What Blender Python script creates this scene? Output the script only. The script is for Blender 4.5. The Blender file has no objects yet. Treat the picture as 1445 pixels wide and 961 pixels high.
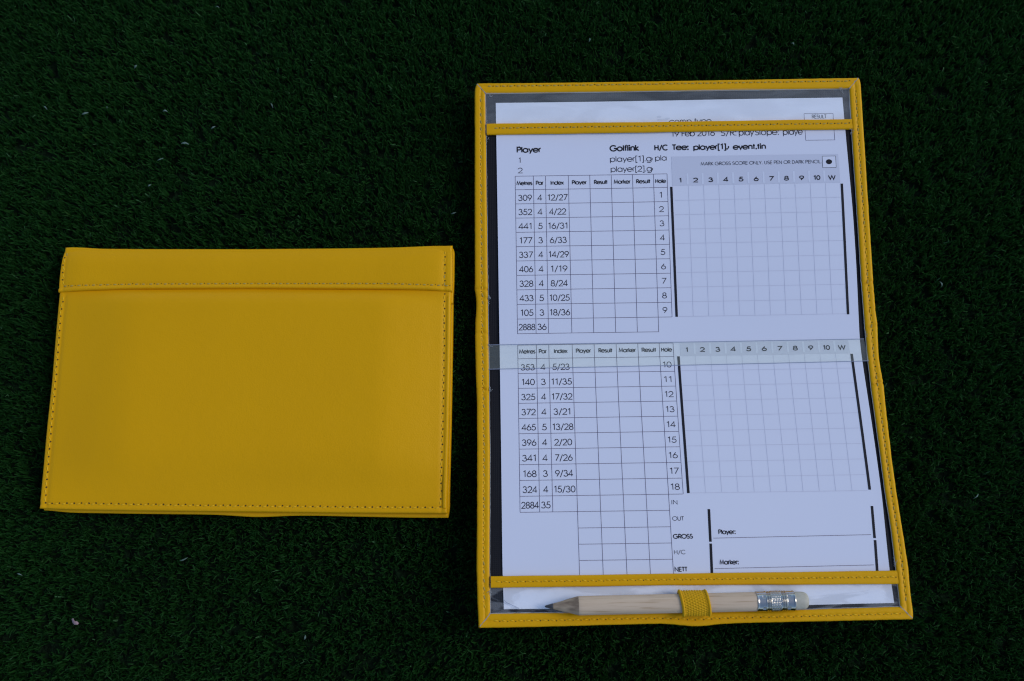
import bpy, math, random
import numpy as np
from mathutils import Matrix, Vector

random.seed(7)
rng = np.random.default_rng(11)
CM = 0.01                       # all the sizes below are in centimetres
sc = bpy.context.scene
col = sc.collection

# ------------------------------------------------------------------ camera
PITCH, ROLL, CAM_H = 0.1808, -0.0719, 38.80
cam_d = bpy.data.cameras.new("camera")
cam = bpy.data.objects.new("camera", cam_d)
col.objects.link(cam)
sc.camera = cam
cam_d.sensor_width = 36.0
cam_d.lens = 1360.64 / 1445.0 * 36.0
cam_d.clip_start = 0.01
cam_d.clip_end = 200.0
_c, _s = math.cos(PITCH), math.sin(PITCH)
_R = Matrix(((1, 0, 0), (0, _c, -_s), (0, _s, _c))) @ Matrix.Rotation(ROLL, 3, 'Z')
cam.matrix_world = Matrix.Translation((0, 0, CAM_H * CM)) @ _R.to_4x4()
cam_d.dof.use_dof = True
cam_d.dof.focus_distance = 0.385
cam_d.dof.aperture_fstop = 11.0

# ------------------------------------------------------------------ sky and sun
SUN_EL, SUN_AZ = math.radians(45), math.radians(82)     # azimuth clockwise from +y (picture top)
w = bpy.data.worlds.new("World")
sc.world = w
w.use_nodes = True
nt = w.node_tree
sky = nt.nodes.new("ShaderNodeTexSky")
sky.sky_type = 'NISHITA'
sky.sun_disc = False
sky.sun_elevation = SUN_EL
sky.sun_rotation = SUN_AZ
sky.air_density = 1.0
sky.dust_density = 0.8
sky.ozone_density = 2.6
nt.nodes["Background"].inputs[1].default_value = 0.13
nt.links.new(sky.outputs[0], nt.nodes["Background"].inputs[0])
sd = bpy.data.lights.new("sun", 'SUN')
sd.energy = 0.92
sd.angle = math.radians(26)
sd.color = (1.0, 0.95, 0.88)
sun = bpy.data.objects.new("sun", sd)
col.objects.link(sun)
_d = Vector((math.sin(SUN_AZ) * math.cos(SUN_EL), math.cos(SUN_AZ) * math.cos(SUN_EL), math.sin(SUN_EL)))
sun.rotation_euler = _d.to_track_quat('Z', 'Y').to_euler()
sc.view_settings.view_transform = 'Standard'
sc.view_settings.look = 'None'
sc.view_settings.gamma = 1.0
sc.cycles.filter_width = 1.15
sc.view_settings.exposure = 0.14

# ------------------------------------------------------------------ materials
def mat(name, base, rough=0.5, spec=0.5, metal=0.0):
    m = bpy.data.materials.new(name)
    m.use_nodes = True
    b = m.node_tree.nodes["Principled BSDF"]
    b.inputs["Base Color"].default_value = (*base, 1)
    b.inputs["Roughness"].default_value = rough
    b.inputs["Specular IOR Level"].default_value = spec
    b.inputs["Metallic"].default_value = metal
    return m

def N(m, t, **kw):
    n = m.node_tree.nodes.new(t)
    for k, v in kw.items():
        if hasattr(n, k) and k not in n.inputs:
            setattr(n, k, v)
        else:
            n.inputs[k].default_value = v
    return n

def L(m, a, b):
    m.node_tree.links.new(a, b)

def bsdf(m):
    return m.node_tree.nodes["Principled BSDF"]

def coords(m, scale=(1, 1, 1)):
    t = N(m, "ShaderNodeTexCoord")
    mp = N(m, "ShaderNodeMapping")
    mp.inputs["Scale"].default_value = scale
    L(m, t.outputs["Object"], mp.inputs["Vector"])
    return mp.outputs[0]

def bump(m, height, strength, dist, normal=None):
    b = N(m, "ShaderNodeBump")
    b.inputs["Strength"].default_value = strength
    b.inputs["Distance"].default_value = dist
    L(m, height, b.inputs["Height"])
    if normal is not None:
        L(m, normal, b.inputs["Normal"])
    return b.outputs[0]

def ramp_mix(m, fac, c1, c2, lo=0.3, hi=0.7):
    r = N(m, "ShaderNodeValToRGB")
    r.color_ramp.elements[0].position = lo
    r.color_ramp.elements[1].position = hi
    r.color_ramp.elements[0].color = (*c1, 1)
    r.color_ramp.elements[1].color = (*c2, 1)
    L(m, fac, r.inputs[0])
    return r.outputs[0]

def leather(name, base, alt, rough=0.46):
    m = mat(name, base, rough, 0.13)
    v = coords(m)
    n1 = N(m, "ShaderNodeTexNoise", Scale=35.0, Detail=5.0)
    n2 = N(m, "ShaderNodeTexVoronoi", Scale=1500.0)
    n3 = N(m, "ShaderNodeTexNoise", Scale=2600.0, Detail=3.0)
    n4 = N(m, "ShaderNodeTexNoise", Scale=220.0, Detail=4.0)
    for n in (n1, n2, n3, n4):
        L(m, v, n.inputs["Vector"])
    L(m, ramp_mix(m, n1.outputs[0], base, alt), bsdf(m).inputs["Base Color"])
    b1 = bump(m, n2.outputs["Distance"], 0.34, 0.00010)
    b2 = bump(m, n3.outputs[0], 0.2, 0.0001, b1)
    b3 = bump(m, n4.outputs[0], 0.22, 0.0005, b2)
    L(m, b3, bsdf(m).inputs["Normal"])
    mr = N(m, "ShaderNodeMapRange")
    L(m, n4.outputs[0], mr.inputs["Value"])
    mr.inputs["To Min"].default_value = rough - 0.08
    mr.inputs["To Max"].default_value = rough + 0.12
    L(m, mr.outputs[0], bsdf(m).inputs["Roughness"])
    return m

M = {}
M['leather'] = leather("yellow_leather", (0.765, 0.382, 0.002), (0.745, 0.370, 0.002), 0.38)
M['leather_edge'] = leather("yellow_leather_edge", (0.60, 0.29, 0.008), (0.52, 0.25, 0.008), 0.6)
M['thread'] = mat("yellow_thread", (0.76, 0.44, 0.008), 0.6, 0.3)
M['thread_grey'] = mat("grey_thread", (0.46, 0.33, 0.08), 0.8, 0.2)
M['hole'] = mat("needle_hole", (0.09, 0.06, 0.02), 0.9, 0.1)
M['seam'] = mat("raw_fabric_edge", (0.34, 0.36, 0.38), 0.9, 0.1)

m = M['lining'] = mat("black_lining", (0.009, 0.009, 0.012), 0.6, 0.2)
v = coords(m)
wv1 = N(m, "ShaderNodeTexWave", Scale=430.0); wv1.bands_direction = 'X'
wv2 = N(m, "ShaderNodeTexWave", Scale=430.0); wv2.bands_direction = 'Y'
L(m, v, wv1.inputs["Vector"]); L(m, v, wv2.inputs["Vector"])
mx = N(m, "ShaderNodeMath", operation='MULTIPLY')
L(m, wv1.outputs["Fac"], mx.inputs[0]); L(m, wv2.outputs["Fac"], mx.inputs[1])
L(m, bump(m, mx.outputs[0], 0.25, 0.0003), bsdf(m).inputs["Normal"])

m = M['paper'] = mat("white_paper", (0.73, 0.75, 0.86), 0.75, 0.25)
v = coords(m)
n1 = N(m, "ShaderNodeTexNoise", Scale=1800.0, Detail=4.0)
n2 = N(m, "ShaderNodeTexNoise", Scale=14.0, Detail=2.0)
L(m, v, n1.inputs["Vector"]); L(m, v, n2.inputs["Vector"])
b1 = bump(m, n1.outputs[0], 0.15, 0.0001)
b2 = bump(m, n2.outputs[0], 0.12, 0.004, b1)
L(m, b2, bsdf(m).inputs["Normal"])
M['ink'] = mat("black_ink", (0.012, 0.012, 0.018), 0.6, 0.2)
M['ink_thin'] = mat("thin_black_ink", (0.022, 0.020, 0.035), 0.7, 0.2)
M['ink_rule'] = mat("ruled_line_ink", (0.15, 0.13, 0.20), 0.7, 0.2)
M['ink_faint'] = mat("faint_grey_ink", (0.62, 0.63, 0.74), 0.75, 0.2)
M['ink_tint'] = mat("pale_grey_tint", (0.62, 0.64, 0.75), 0.75, 0.2)
M['ink_tint_light'] = mat("paler_grey_tint", (0.70, 0.73, 0.84), 0.75, 0.2)

def clear_film(name, haze, tint, streak, ripple=0.1, trans=(.98, .98, .95), band_=.17):
    m = bpy.data.materials.new(name)
    m.use_nodes = True
    t = m.node_tree
    for n in list(t.nodes):
        if n.type != 'OUTPUT_MATERIAL':
            t.nodes.remove(n)
    out = t.nodes["Material Output"]
    tr = N(m, "ShaderNodeBsdfTransparent"); tr.inputs[0].default_value = (*trans, 1)
    df = N(m, "ShaderNodeBsdfDiffuse"); df.inputs[0].default_value = (*tint, 1)
    gl = N(m, "ShaderNodeBsdfGlossy"); gl.inputs["Roughness"].default_value = 0.12
    v = coords(m, (1, 3.0, 1))
    nz = N(m, "ShaderNodeTexNoise", Scale=45.0, Detail=3.0, Distortion=1.2)
    L(m, v, nz.inputs["Vector"])
    nb = bump(m, nz.outputs[0], ripple, 0.0015)
    L(m, nb, gl.inputs["Normal"])
    mr = N(m, "ShaderNodeMapRange")
    L(m, nz.outputs[0], mr.inputs["Value"])
    mr.inputs["From Min"].default_value = 0.52 - band_; mr.inputs["From Max"].default_value = 0.52 + band_
    mr.inputs["To Min"].default_value = haze * (1 - streak); mr.inputs["To Max"].default_value = haze * (1 + streak)
    cm_ = N(m, "ShaderNodeMixRGB", blend_type='MULTIPLY'); cm_.inputs[0].default_value = 1
    cm_.inputs[1].default_value = (*tint, 1)
    L(m, mr.outputs[0], cm_.inputs[2]); L(m, cm_.outputs[0], df.inputs[0])
    m1 = N(m, "ShaderNodeAddShader")          # milky scatter on top of what passes straight through
    L(m, tr.outputs[0], m1.inputs[0]); L(m, df.outputs[0], m1.inputs[1])
    m2 = N(m, "ShaderNodeMixShader")
    m2.inputs[0].default_value = 0.045; L(m, m1.outputs[0], m2.inputs[1]); L(m, gl.outputs[0], m2.inputs[2])
    L(m, m2.outputs[0], out.inputs[0])
    return m
M['film'] = clear_film("clear_plastic_pocket", 0.11, (0.80, 0.84, 0.84), 0.35, 0.12)
M['film_band'] = clear_film("hazy_plastic_band", 0.085, (0.80, 0.86, 0.74), 0.12, 0.03, (.95, .96, .91))
M['film_low'] = clear_film("wavy_plastic_pocket", 0.07, (0.80, 0.82, 0.84), 0.9, 0.35, band_=.03)

M['smudge'] = mat('pale_smudge', (0.62, 0.65, 0.76), 0.8, 0.1)
M['film_edge'] = mat('plastic_cut_edge', (0.30, 0.33, 0.44), 0.4, 0.5)
m = M['wood'] = mat("bare_pencil_wood", (0.52, 0.39, 0.27), 0.6, 0.3)
v = coords(m, (22, 620, 620))
n1 = N(m, "ShaderNodeTexNoise", Scale=1.0, Detail=6.0, Roughness=0.65)
v2 = coords(m, (70, 1500, 1500))
n2 = N(m, "ShaderNodeTexNoise", Scale=1.0, Detail=3.0)
L(m, v, n1.inputs["Vector"]); L(m, v2, n2.inputs["Vector"])
ca = ramp_mix(m, n1.outputs[0], (0.58, 0.43, 0.29), (0.69, 0.53, 0.37), 0.3, 0.66)
cb = ramp_mix(m, n2.outputs[0], (0.76, 0.70, 0.63), (1, 1, 1), 0.32, 0.45)
mx = N(m, "ShaderNodeMixRGB", blend_type='MULTIPLY'); mx.inputs[0].default_value = 1
L(m, ca, mx.inputs[1]); L(m, cb, mx.inputs[2]); L(m, mx.outputs[0], bsdf(m).inputs["Base Color"])
L(m, bump(m, n2.outputs[0], 0.25, 0.0002), bsdf(m).inputs["Normal"])
m = M['wood_cut'] = mat("sharpened_wood", (0.40, 0.29, 0.19), 0.75, 0.2)
v = coords(m, (120, 500, 500))
n1 = N(m, "ShaderNodeTexNoise", Scale=1.0, Detail=5.0)
L(m, v, n1.inputs["Vector"])
L(m, ramp_mix(m, n1.outputs[0], (0.22, 0.16, 0.11), (0.46, 0.35, 0.24), 0.35, 0.62), bsdf(m).inputs["Base Color"])
L(m, bump(m, n1.outputs[0], 0.5, 0.0003), bsdf(m).inputs["Normal"])
M['graphite'] = mat("graphite", (0.045, 0.046, 0.052), 0.38, 0.6)
m = M['metal'] = mat("aluminium_ferrule", (0.56, 0.53, 0.48), 0.16, 0.5, 1.0)
v = coords(m)
n1 = N(m, "ShaderNodeTexNoise", Scale=500.0, Detail=3.0)
L(m, v, n1.inputs["Vector"])
L(m, bump(m, n1.outputs[0], 0.15, 0.0002), bsdf(m).inputs["Normal"])
m = M['rubber'] = mat("cream_rubber", (0.52, 0.49, 0.39), 0.7, 0.3)
v = coords(m)
n1 = N(m, "ShaderNodeTexNoise", Scale=400.0, Detail=4.0)
L(m, v, n1.inputs["Vector"])
L(m, ramp_mix(m, n1.outputs[0], (0.44, 0.41, 0.32), (0.56, 0.53, 0.43)), bsdf(m).inputs["Base Color"])
M['elastic'] = mat("yellow_elastic", (0.66, 0.36, 0.002), 0.7, 0.25)
M['elastic_dark'] = mat("yellow_elastic_weave", (0.60, 0.40, 0.014), 0.75, 0.2)

m = M['grass'] = mat("turf_fibre", (0.02, 0.08, 0.03), 0.6, 0.16)
at = N(m, "ShaderNodeAttribute"); at.attribute_name = "tone"
r = N(m, "ShaderNodeValToRGB")
r.color_ramp.elements[0].color = (0.011, 0.050, 0.009, 1)
r.color_ramp.elements[1].color = (0.08, 0.20, 0.08, 1)
e = r.color_ramp.elements.new(0.55); e.color = (0.015, 0.076, 0.013, 1)
e = r.color_ramp.elements.new(0.82); e.color = (0.032, 0.094, 0.015, 1)
L(m, at.outputs["Fac"], r.inputs[0]); L(m, r.outputs[0], bsdf(m).inputs["Base Color"])
tl = N(m, "ShaderNodeBsdfTranslucent"); L(m, r.outputs[0], tl.inputs[0])
ms = N(m, "ShaderNodeMixShader"); ms.inputs[0].default_value = 0.38
L(m, bsdf(m).outputs[0], ms.inputs[1]); L(m, tl.outputs[0], ms.inputs[2])
L(m, ms.outputs[0], m.node_tree.nodes["Material Output"].inputs[0])
m = M['ground'] = mat("turf_backing", (0.006, 0.014, 0.007), 0.95, 0.1)
v = coords(m)
n1 = N(m, "ShaderNodeTexNoise", Scale=260.0, Detail=6.0)
L(m, v, n1.inputs["Vector"])
L(m, ramp_mix(m, n1.outputs[0], (0.004, 0.010, 0.004), (0.010, 0.032, 0.012)), bsdf(m).inputs["Base Color"])
L(m, bump(m, n1.outputs[0], 1.0, 0.01), bsdf(m).inputs["Normal"])
M['petal'] = mat("pink_petal", (0.30, 0.21, 0.22), 0.7, 0.2)
M['fleck'] = mat("pale_fleck", (0.11, 0.17, 0.14), 0.7, 0.2)

# ------------------------------------------------------------------ mesh helpers
def mesh_obj(name, verts, faces, material, parent=None, smooth=True, kind=None, label=None):
    root = parent
    while root is not None and root.parent is not None: root = root.parent
    if root is not None and root.name in ('open_wallet', 'scorecard'):
        # lengths along the sprung covers are measured on the slope: foreshorten them in plan
        verts = [(x, y * (.9908 if y < 0 else .9984), z) for x, y, z in verts]
    me = bpy.data.meshes.new(name)
    me.from_pydata([(x * CM, y * CM, z * CM) for x, y, z in verts], [], faces)
    me.materials.append(material)
    if smooth:
        me.polygons.foreach_set("use_smooth", [True] * len(me.polygons))
    me.update()
    o = bpy.data.objects.new(name, me)
    col.objects.link(o)
    if parent is not None:
        o.parent = parent
    if kind: o['kind'] = kind
    if label: o['label'] = label
    return o

def empty(name, loc, yaw, label, cat):
    o = bpy.data.objects.new(name, None)
    o.empty_display_size = 0.01
    o.location = (loc[0] * CM, loc[1] * CM, loc[2] * CM)
    o.rotation_euler = (0, 0, yaw)
    o['label'] = label; o['category'] = cat
    col.objects.link(o)
    return o

class MB:
    def __init__(s): s.v = []; s.f = []
    def add(s, vs, fs):
        n = len(s.v); s.v += [tuple(map(float, p)) for p in vs]; s.f += [tuple(i + n for i in f) for f in fs]
    def grid(s, rows, flip=False):
        R_, C_ = len(rows), len(rows[0]); vs = [p for r_ in rows for p in r_]; fs = []
        for i in range(R_ - 1):
            for j in range(C_ - 1):
                q = (i*C_+j, i*C_+j+1, (i+1)*C_+j+1, (i+1)*C_+j)
                fs.append(q[::-1] if flip else q)
        s.add(vs, fs)
    def build(s, name, material, parent=None, smooth=True, kind=None, label=None):
        return mesh_obj(name, s.v, s.f, material, parent, smooth, kind, label)

def resample(pts, n):
    p = np.array(pts, float)
    d = np.r_[0, np.cumsum(np.hypot(*np.diff(p, axis=0).T))]
    t = np.linspace(0, d[-1], n)
    return np.stack([np.interp(t, d, p[:, 0]), np.interp(t, d, p[:, 1])], 1)

def smoothline(p, k):
    q = p.copy()
    for _ in range(k):
        q[1:-1] = (q[:-2] + 2 * q[1:-1] + q[2:]) / 4
    return q

def wob(x, seed, sc_=1.0):
    return sum(math.sin(x * f_ * sc_ + seed * 1.7 * f_ + seed) * a_ for f_, a_ in ((0.9, .5), (2.3, .3), (5.1, .2)))

# ------------------------------------------------------------------ ground and turf
GZ = -0.43
g = MB()
g.add([(-4000, -4000, GZ), (4000, -4000, GZ), (4000, 4000, GZ), (-4000, 4000, GZ)], [(0, 1, 2, 3)])
go = g.build("ground", M['ground'], smooth=False)
go['kind'] = 'structure'

CLOSED_O, CLOSED_YAW = (-18.905, 1.563), -0.0775
OPEN_O, OPEN_YAW = (-1.390, 6.785), -0.0572
FOLD_Z = 0.45
def rise(b):
    # the two covers of the opened wallet spring up a little on each side of the fold
    k = 0.35
    up = 0.0568 * (math.sqrt(b*b + k*k) + b) / 2
    dn = 0.1354 * (math.sqrt(b*b + k*k) - b) / 2
    return up + dn - 0.01

def turf(name, x0, x1, y0, y1, dens, hole=None, seed=1, width=0.085, nseg=4):
    r_ = np.random.default_rng(seed)
    n = int((x1 - x0) * (y1 - y0) * dens)
    # tufts: a few blades share one root
    nt_ = n // 6
    tx = r_.uniform(x0, x1, nt_); ty = r_.uniform(y0, y1, nt_)
    ta = r_.normal(0, 0.5, nt_)
    idx = r_.integers(0, nt_, n)
    x = tx[idx] + r_.normal(0, 0.10, n); y = ty[idx] + r_.normal(0, 0.10, n)
    # broad waves in the pile direction and height
    fld = np.sin(x * .21 + 1.3) * np.cos(y * .17 + .4) + .6 * np.sin(x * .55 - y * .43)
    fld0 = fld
    ang = 2.35 + 0.5 * fld + ta[idx] * 1.6 + r_.normal(0, 1.0, n)
    curly = r_.random(n) < 0.45
    Ln = r_.uniform(.32, .54, n) * (1 + .07 * fld)
    lean = np.clip(r_.normal(0.24, 0.16, n), 0.02, 0.8)
    Ln = np.where(curly, r_.uniform(0.3, 0.5, n), Ln)
    wdt = np.where(curly, width * .55, width) * r_.uniform(.75, 1.2, n)
    t = np.linspace(0, 1, nseg + 1)[None, :]
    th = (lean * 1.5)[:, None] * t ** 1.3                      # bending angle from vertical
    th = np.where(curly[:, None], th + 1.1 * np.sin(t * 5 + r_.uniform(0, 6, n)[:, None]), th)
    az = ang[:, None] + np.where(curly[:, None], r_.normal(0, 2.2, n)[:, None] * t, 0.25 * r_.normal(0, 1, n)[:, None] * t)
    ds = (Ln / nseg)[:, None]
    dx = np.sin(th) * np.cos(az) * ds; dy = np.sin(th) * np.sin(az) * ds; dz = np.cos(th) * ds
    px = x[:, None] + np.cumsum(np.c_[np.zeros(n), dx[:, 1:]], 1)
    py = y[:, None] + np.cumsum(np.c_[np.zeros(n), dy[:, 1:]], 1)
    base = np.where(curly, GZ + r_.uniform(0.05, .30, n), GZ)
    pz = base[:, None] + np.cumsum(np.c_[np.zeros(n), dz[:, 1:]], 1)
    # objects press the pile flat beneath them
    for (ox, oy), yaw, (a0, a1, b0, b1), zf in (
            (CLOSED_O, CLOSED_YAW, (-.05, 16.05, -.2, 10.75), lambda b: np.full_like(b, -0.04)),
            (OPEN_O, OPEN_YAW, (-.1, 16.1, -10.85, 11.15), lambda b: np.where(b > 0, .0568*b, -.1366*b) - 0.03)):
        a = (px - ox) * math.cos(yaw) + (py - oy) * math.sin(yaw)
        b = -(px - ox) * math.sin(yaw) + (py - oy) * math.cos(yaw)
        ins = (a > a0) & (a < a1) & (b > b0) & (b < b1)
        lim = zf(b)
        pz = np.where(ins & (pz > lim), lim - 0.02, pz)
    if hole is not None:
        keep = ~((x > hole[0]) & (x < hole[1]) & (y > hole[2]) & (y < hole[3]))
        px, py, pz, ang, wdt, curly, az = [q[keep] for q in (px, py, pz, ang, wdt, curly, az)]
        n = len(px); fld0 = fld[keep]
    wa = ang + math.pi / 2 + r_.normal(0, .5, n)
    taper = np.array([1.0, 1.0, .95, .8, .12][:nseg + 1]) if nseg == 4 else np.array([.8, 1.0, .85, .25] if nseg == 3 else [.85, 1.0, .35])
    hw = (wdt / 2)[:, None] * taper[None, :]
    ex = np.cos(wa)[:, None] * hw; ey = np.sin(wa)[:, None] * hw; ez = r_.normal(0, .35, n)[:, None] * hw
    V = np.empty((n, nseg + 1, 2, 3), np.float32)
    V[:, :, 0, 0] = px - ex; V[:, :, 0, 1] = py - ey; V[:, :, 0, 2] = pz - ez
    V[:, :, 1, 0] = px + ex; V[:, :, 1, 1] = py + ey; V[:, :, 1, 2] = pz + ez
    V = V.reshape(-1, 3) * CM
    k = (np.arange(n) * (nseg + 1) * 2)[:, None, None] + (np.arange(nseg) * 2)[None, :, None]
    F = (k + np.array([0, 1, 3, 2])[None, None, :]).reshape(-1)
    me = bpy.data.meshes.new(name)
    me.vertices.add(len(V)); me.vertices.foreach_set("co", V.ravel())
    me.loops.add(len(F)); me.loops.foreach_set("vertex_index", F.astype(np.int32))
    nf = len(F) // 4
    me.polygons.add(nf)
    me.polygons.foreach_set("loop_start", (np.arange(nf) * 4).astype(np.int32))
    me.polygons.foreach_set("use_smooth", np.ones(nf, bool))
    tone = np.clip(r_.normal(.43, .10, n) + .06 * fld0, 0, 1)
    tone = np.where(r_.random(n) < .0035, 1.0, np.clip(tone, 0, .85))
    tone = np.repeat(tone, (nseg + 1) * 2).astype(np.float32)
    me.update(calc_edges=True)
    a = me.attributes.new("tone", 'FLOAT', 'POINT'); a.data.foreach_set("value", tone)
    me.materials.append(M['grass'])
    o = bpy.data.objects.new(name, me); col.objects.link(o)
    return o
NEAR = (-29, 29, -16, 31)
t1 = turf("grass", *NEAR, 175, seed=3, width=.078, nseg=2)
t1['kind'] = 'stuff'; t1['label'] = 'short dark green artificial grass under the two wallets'; t1['category'] = 'grass'
t2 = turf("grass", -60, 60, -45, 65, 34, hole=NEAR, seed=5, width=.15, nseg=2)
t2['kind'] = 'stuff'; t2['label'] = 'dark green artificial grass stretching away around the wallets'; t2['category'] = 'grass'

# ------------------------------------------------------------------ stitches
def stitch_run(thr, hol, pts, zf, pitch=0.29, length=0.19, r=0.023, hr=0.034, skip=0.0, tilt=0.22, th2=None):
    p = np.array(pts, float)
    d = np.r_[0, np.cumsum(np.hypot(*np.diff(p, axis=0).T))]
    n = int(d[-1] / pitch)
    for i in range(n):
        s = (i + .5) * d[-1] / n + random.uniform(-.012, .012)
        c_ = np.array([np.interp(s, d, p[:, 0]), np.interp(s, d, p[:, 1])])
        e_ = np.array([np.interp(s + .05, d, p[:, 0]), np.interp(s + .05, d, p[:, 1])])
        e0 = np.array([np.interp(s - .05, d, p[:, 0]), np.interp(s - .05, d, p[:, 1])])
        u = (e_ - e0) / (np.hypot(*(e_ - e0)) + 1e-9)
        an = tilt + random.uniform(-.08, .08)
        u = np.array([u[0]*math.cos(an) - u[1]*math.sin(an), u[0]*math.sin(an) + u[1]*math.cos(an)])
        nn = np.array([-u[1], u[0]])
        # thread: a lozenge-shaped arched cord, five rings of five points
        rows = []
        for q in (-1, -.6, 0, .6, 1):
            rr = r * (0.35 if abs(q) == 1 else (0.9 if abs(q) == .6 else 1.0))
            lift = -.028 if abs(q) == 1 else (.006 if abs(q) == .6 else .016)
            cc = c_ + u * q * length / 2
            row = []
            for k in range(5):
                ph = math.pi * k / 4
                xy = cc + nn * math.cos(ph) * rr
                row.append((xy[0], xy[1], zf(xy[0], xy[1]) + lift + math.sin(ph) * rr * .8 - .008))
            rows.append(row)
        (th2 if th2 is not None and random.random() < .5 else thr).grid(rows, flip=True)
        hc = c_ + u * (pitch / 2)
        ring = [(hc[0], hc[1], zf(*hc) + .003)]
        for k in range(7):
            ph = 2 * math.pi * k / 7
            q2 = hc + np.array([math.cos(ph), math.sin(ph)]) * hr * random.uniform(.8, 1.15)
            ring.append((q2[0], q2[1], zf(q2[0], q2[1]) + .004))
        hol.add(ring, [(0, k + 1, (k + 1) % 7 + 1) for k in range(7)])

# ------------------------------------------------------------------ closed wallet
cw = empty("closed_wallet", (*CLOSED_O, 0.0), CLOSED_YAW,
           "closed yellow leather scorecard wallet lying flat on the turf", "wallet")
W_, H_ = 16.0, 10.7
bot = smoothline(resample([(-.05, .075), (1.25, .035), (4.03, .012), (8.47, 0), (11.8, -.018), (15.965, -.01)], 121), 3)
lef = smoothline(resample([(-.05, .075), (-.045, 1.6), (-.05, 3.33), (-.02, 5.03), (-.045, 7.2), (-.045, 8.73), (-.02, 10.0), (.02, 10.67)], 91), 3)
rig = smoothline(resample([(15.965, -.01), (15.955, .66), (15.97, 3.42), (15.965, 6.8), (15.955, 8.8), (15.975, 9.2), (15.965, 10.80)], 91), 3)
top = smoothline(resample([(.02, 10.67), (.25, 10.69), (1.47, 10.61), (3.8, 10.60), (7.6, 10.615), (11.4, 10.655), (13.7, 10.705), (15.2, 10.775), (15.965, 10.80)], 121), 3)

def edge_ts(n_in, total, near):
    e_ = [0, .02, .05, .09, .13, .17, .21, .25, .30, .36, .45, .6, .8, 1.05]
    mid = list(np.linspace(1.4, total - 1.4, n_in))
    return np.array(e_ + mid + [total - q for q in e_[::-1]]) / total

def at_frac(c_, f_):
    d = np.linspace(0, 1, len(c_))
    return np.array([np.interp(f_, d, c_[:, 0]), np.interp(f_, d, c_[:, 1])])

def coons(B, T, Lf, Rt, ss, ts):
    P = np.zeros((len(ts), len(ss), 2))
    c00, c10, c01, c11 = B[0], B[-1], T[0], T[-1]
    for j, t in enumerate(ts):
        l_, r_ = at_frac(Lf, t), at_frac(Rt, t)
        for i, s in enumerate(ss):
            P[j, i] = ((1-t)*at_frac(B, s) + t*at_frac(T, s) + (1-s)*l_ + s*r_
                       - ((1-s)*(1-t)*c00 + s*(1-t)*c10 + (1-s)*t*c01 + s*t*c11))
    return P

def sstep(x, a, b):
    t = min(1, max(0, (x - a) / (b - a))); return t * t * (3 - 2 * t)

def rnd_edge(d, r):
    return -r if d <= 0 else (0.0 if d >= r else -r + math.sqrt(max(0, r*r - (r-d)**2)))

def cushion(a, b):
    """height of the padded front, measured from the rim of the stitched border"""
    dl, dr, db = a + .02, 15.965 - a, b - .0
    z = 0.0
    for d, amp, wid in ((dl, .055, 1.6), (dr, .055, 1.3), (db, .06, 1.3)):
        z -= .030 * math.exp(-((d - .25) / .07) ** 2)                # stitch groove
    z += .36 * sstep(dl, -.3, 3.6) * sstep(dr, -.2, 3.0) * sstep(db, -.2, 2.6)
    z += .014 * math.sin(a * .42 + .8) * math.sin(b * .5 + .3) * sstep(dl, .3, 2) * sstep(dr, .3, 2) * sstep(db, .3, 2)
    z += .025 * math.exp(-((dr - 1.1) / .6) ** 2) * sstep(b, .4, 2)   # soft ridge by the right edge
    z -= .05 * math.exp(-((b - .95) / .55) ** 2) * sstep(a, 2, 11)       # soft hollow above the lower seam
    return z * (1 - sstep(b, 8.3, 9.0))
ZT = 0.74
def front_z(a, b):
    return ZT + cushion(a, b)

def slab(mb, P, zfun, wd, ht, r, zbot):
    """P grid of points; rounded rim; then a skirt down to zbot"""
    nj, ni = P.shape[:2]
    rows = []
    for j in range(nj):
        row = []
        for i in range(ni):
            a, b = P[j, i]
            d = min(np.hypot(*(P[j, i] - P[j, 0])), np.hypot(*(P[j, i] - P[j, -1])),
                    np.hypot(*(P[j, i] - P[0, i])), np.hypot(*(P[j, i] - P[-1, i])))
            row.append((a, b, zfun(a, b) + rnd_edge(d, r)))
        rows.append(row)
    mb.grid(rows)
    loop = [rows[0][i] for i in range(ni)] + [rows[j][-1] for j in range(1, nj)] + \
           [rows[-1][i] for i in range(ni - 2, -1, -1)] + [rows[j][0] for j in range(nj - 2, 0, -1)]
    n0 = len(mb.v)
    mb.v += loop + [(x, y, zbot) for x, y, z in loop]
    k = len(loop)
    mb.f += [(n0 + i, n0 + k + i, n0 + k + (i + 1) % k, n0 + (i + 1) % k) for i in range(k)]
    # underside, inset slightly
    mb.f.append(tuple(n0 + k + i for i in range(k))[::-1])

ss = edge_ts(60, 16.0, 1); ts = edge_ts(40, 10.7, 1)
P = coons(bot, top, lef, rig, ss, ts)
mb = MB(); slab(mb, P, front_z, W_, H_, .10, .47)
mb.build("front_cover", M['leather'], cw)

# hollow of the folded edge under the front: a darker inner layer, then the back cover
def shifted(c_, dx, dy, extra=None):
    q = c_.copy(); q[:, 0] += dx; q[:, 1] += dy
    if extra is not None:
        q[:, 1] += np.array([extra(a) for a in q[:, 0]])
    return q
s3 = np.linspace(0, 1, 60); t3 = np.linspace(0, 1, 40)
e_in = .10
inn = coons(shifted(bot, 0, e_in), shifted(top, 0, -e_in), shifted(lef, e_in, 0), shifted(rig, -e_in, 0), s3, t3)
mb = MB(); slab(mb, inn, lambda a, b: .52, 0, 0, .02, .34)
mb.build("inner_layer", M['leather_edge'], cw)
bulge = lambda a: -.115 - .08 * math.exp(-((a - 8.4) / 1.1) ** 2) - .05 * sstep(a, 10.5, 15) + .05 * math.exp(-(a / .6) ** 2)
b_bot = shifted(bot, 0.0, 0, bulge)
b_top = shifted(top, 0.0, -.02)
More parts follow.
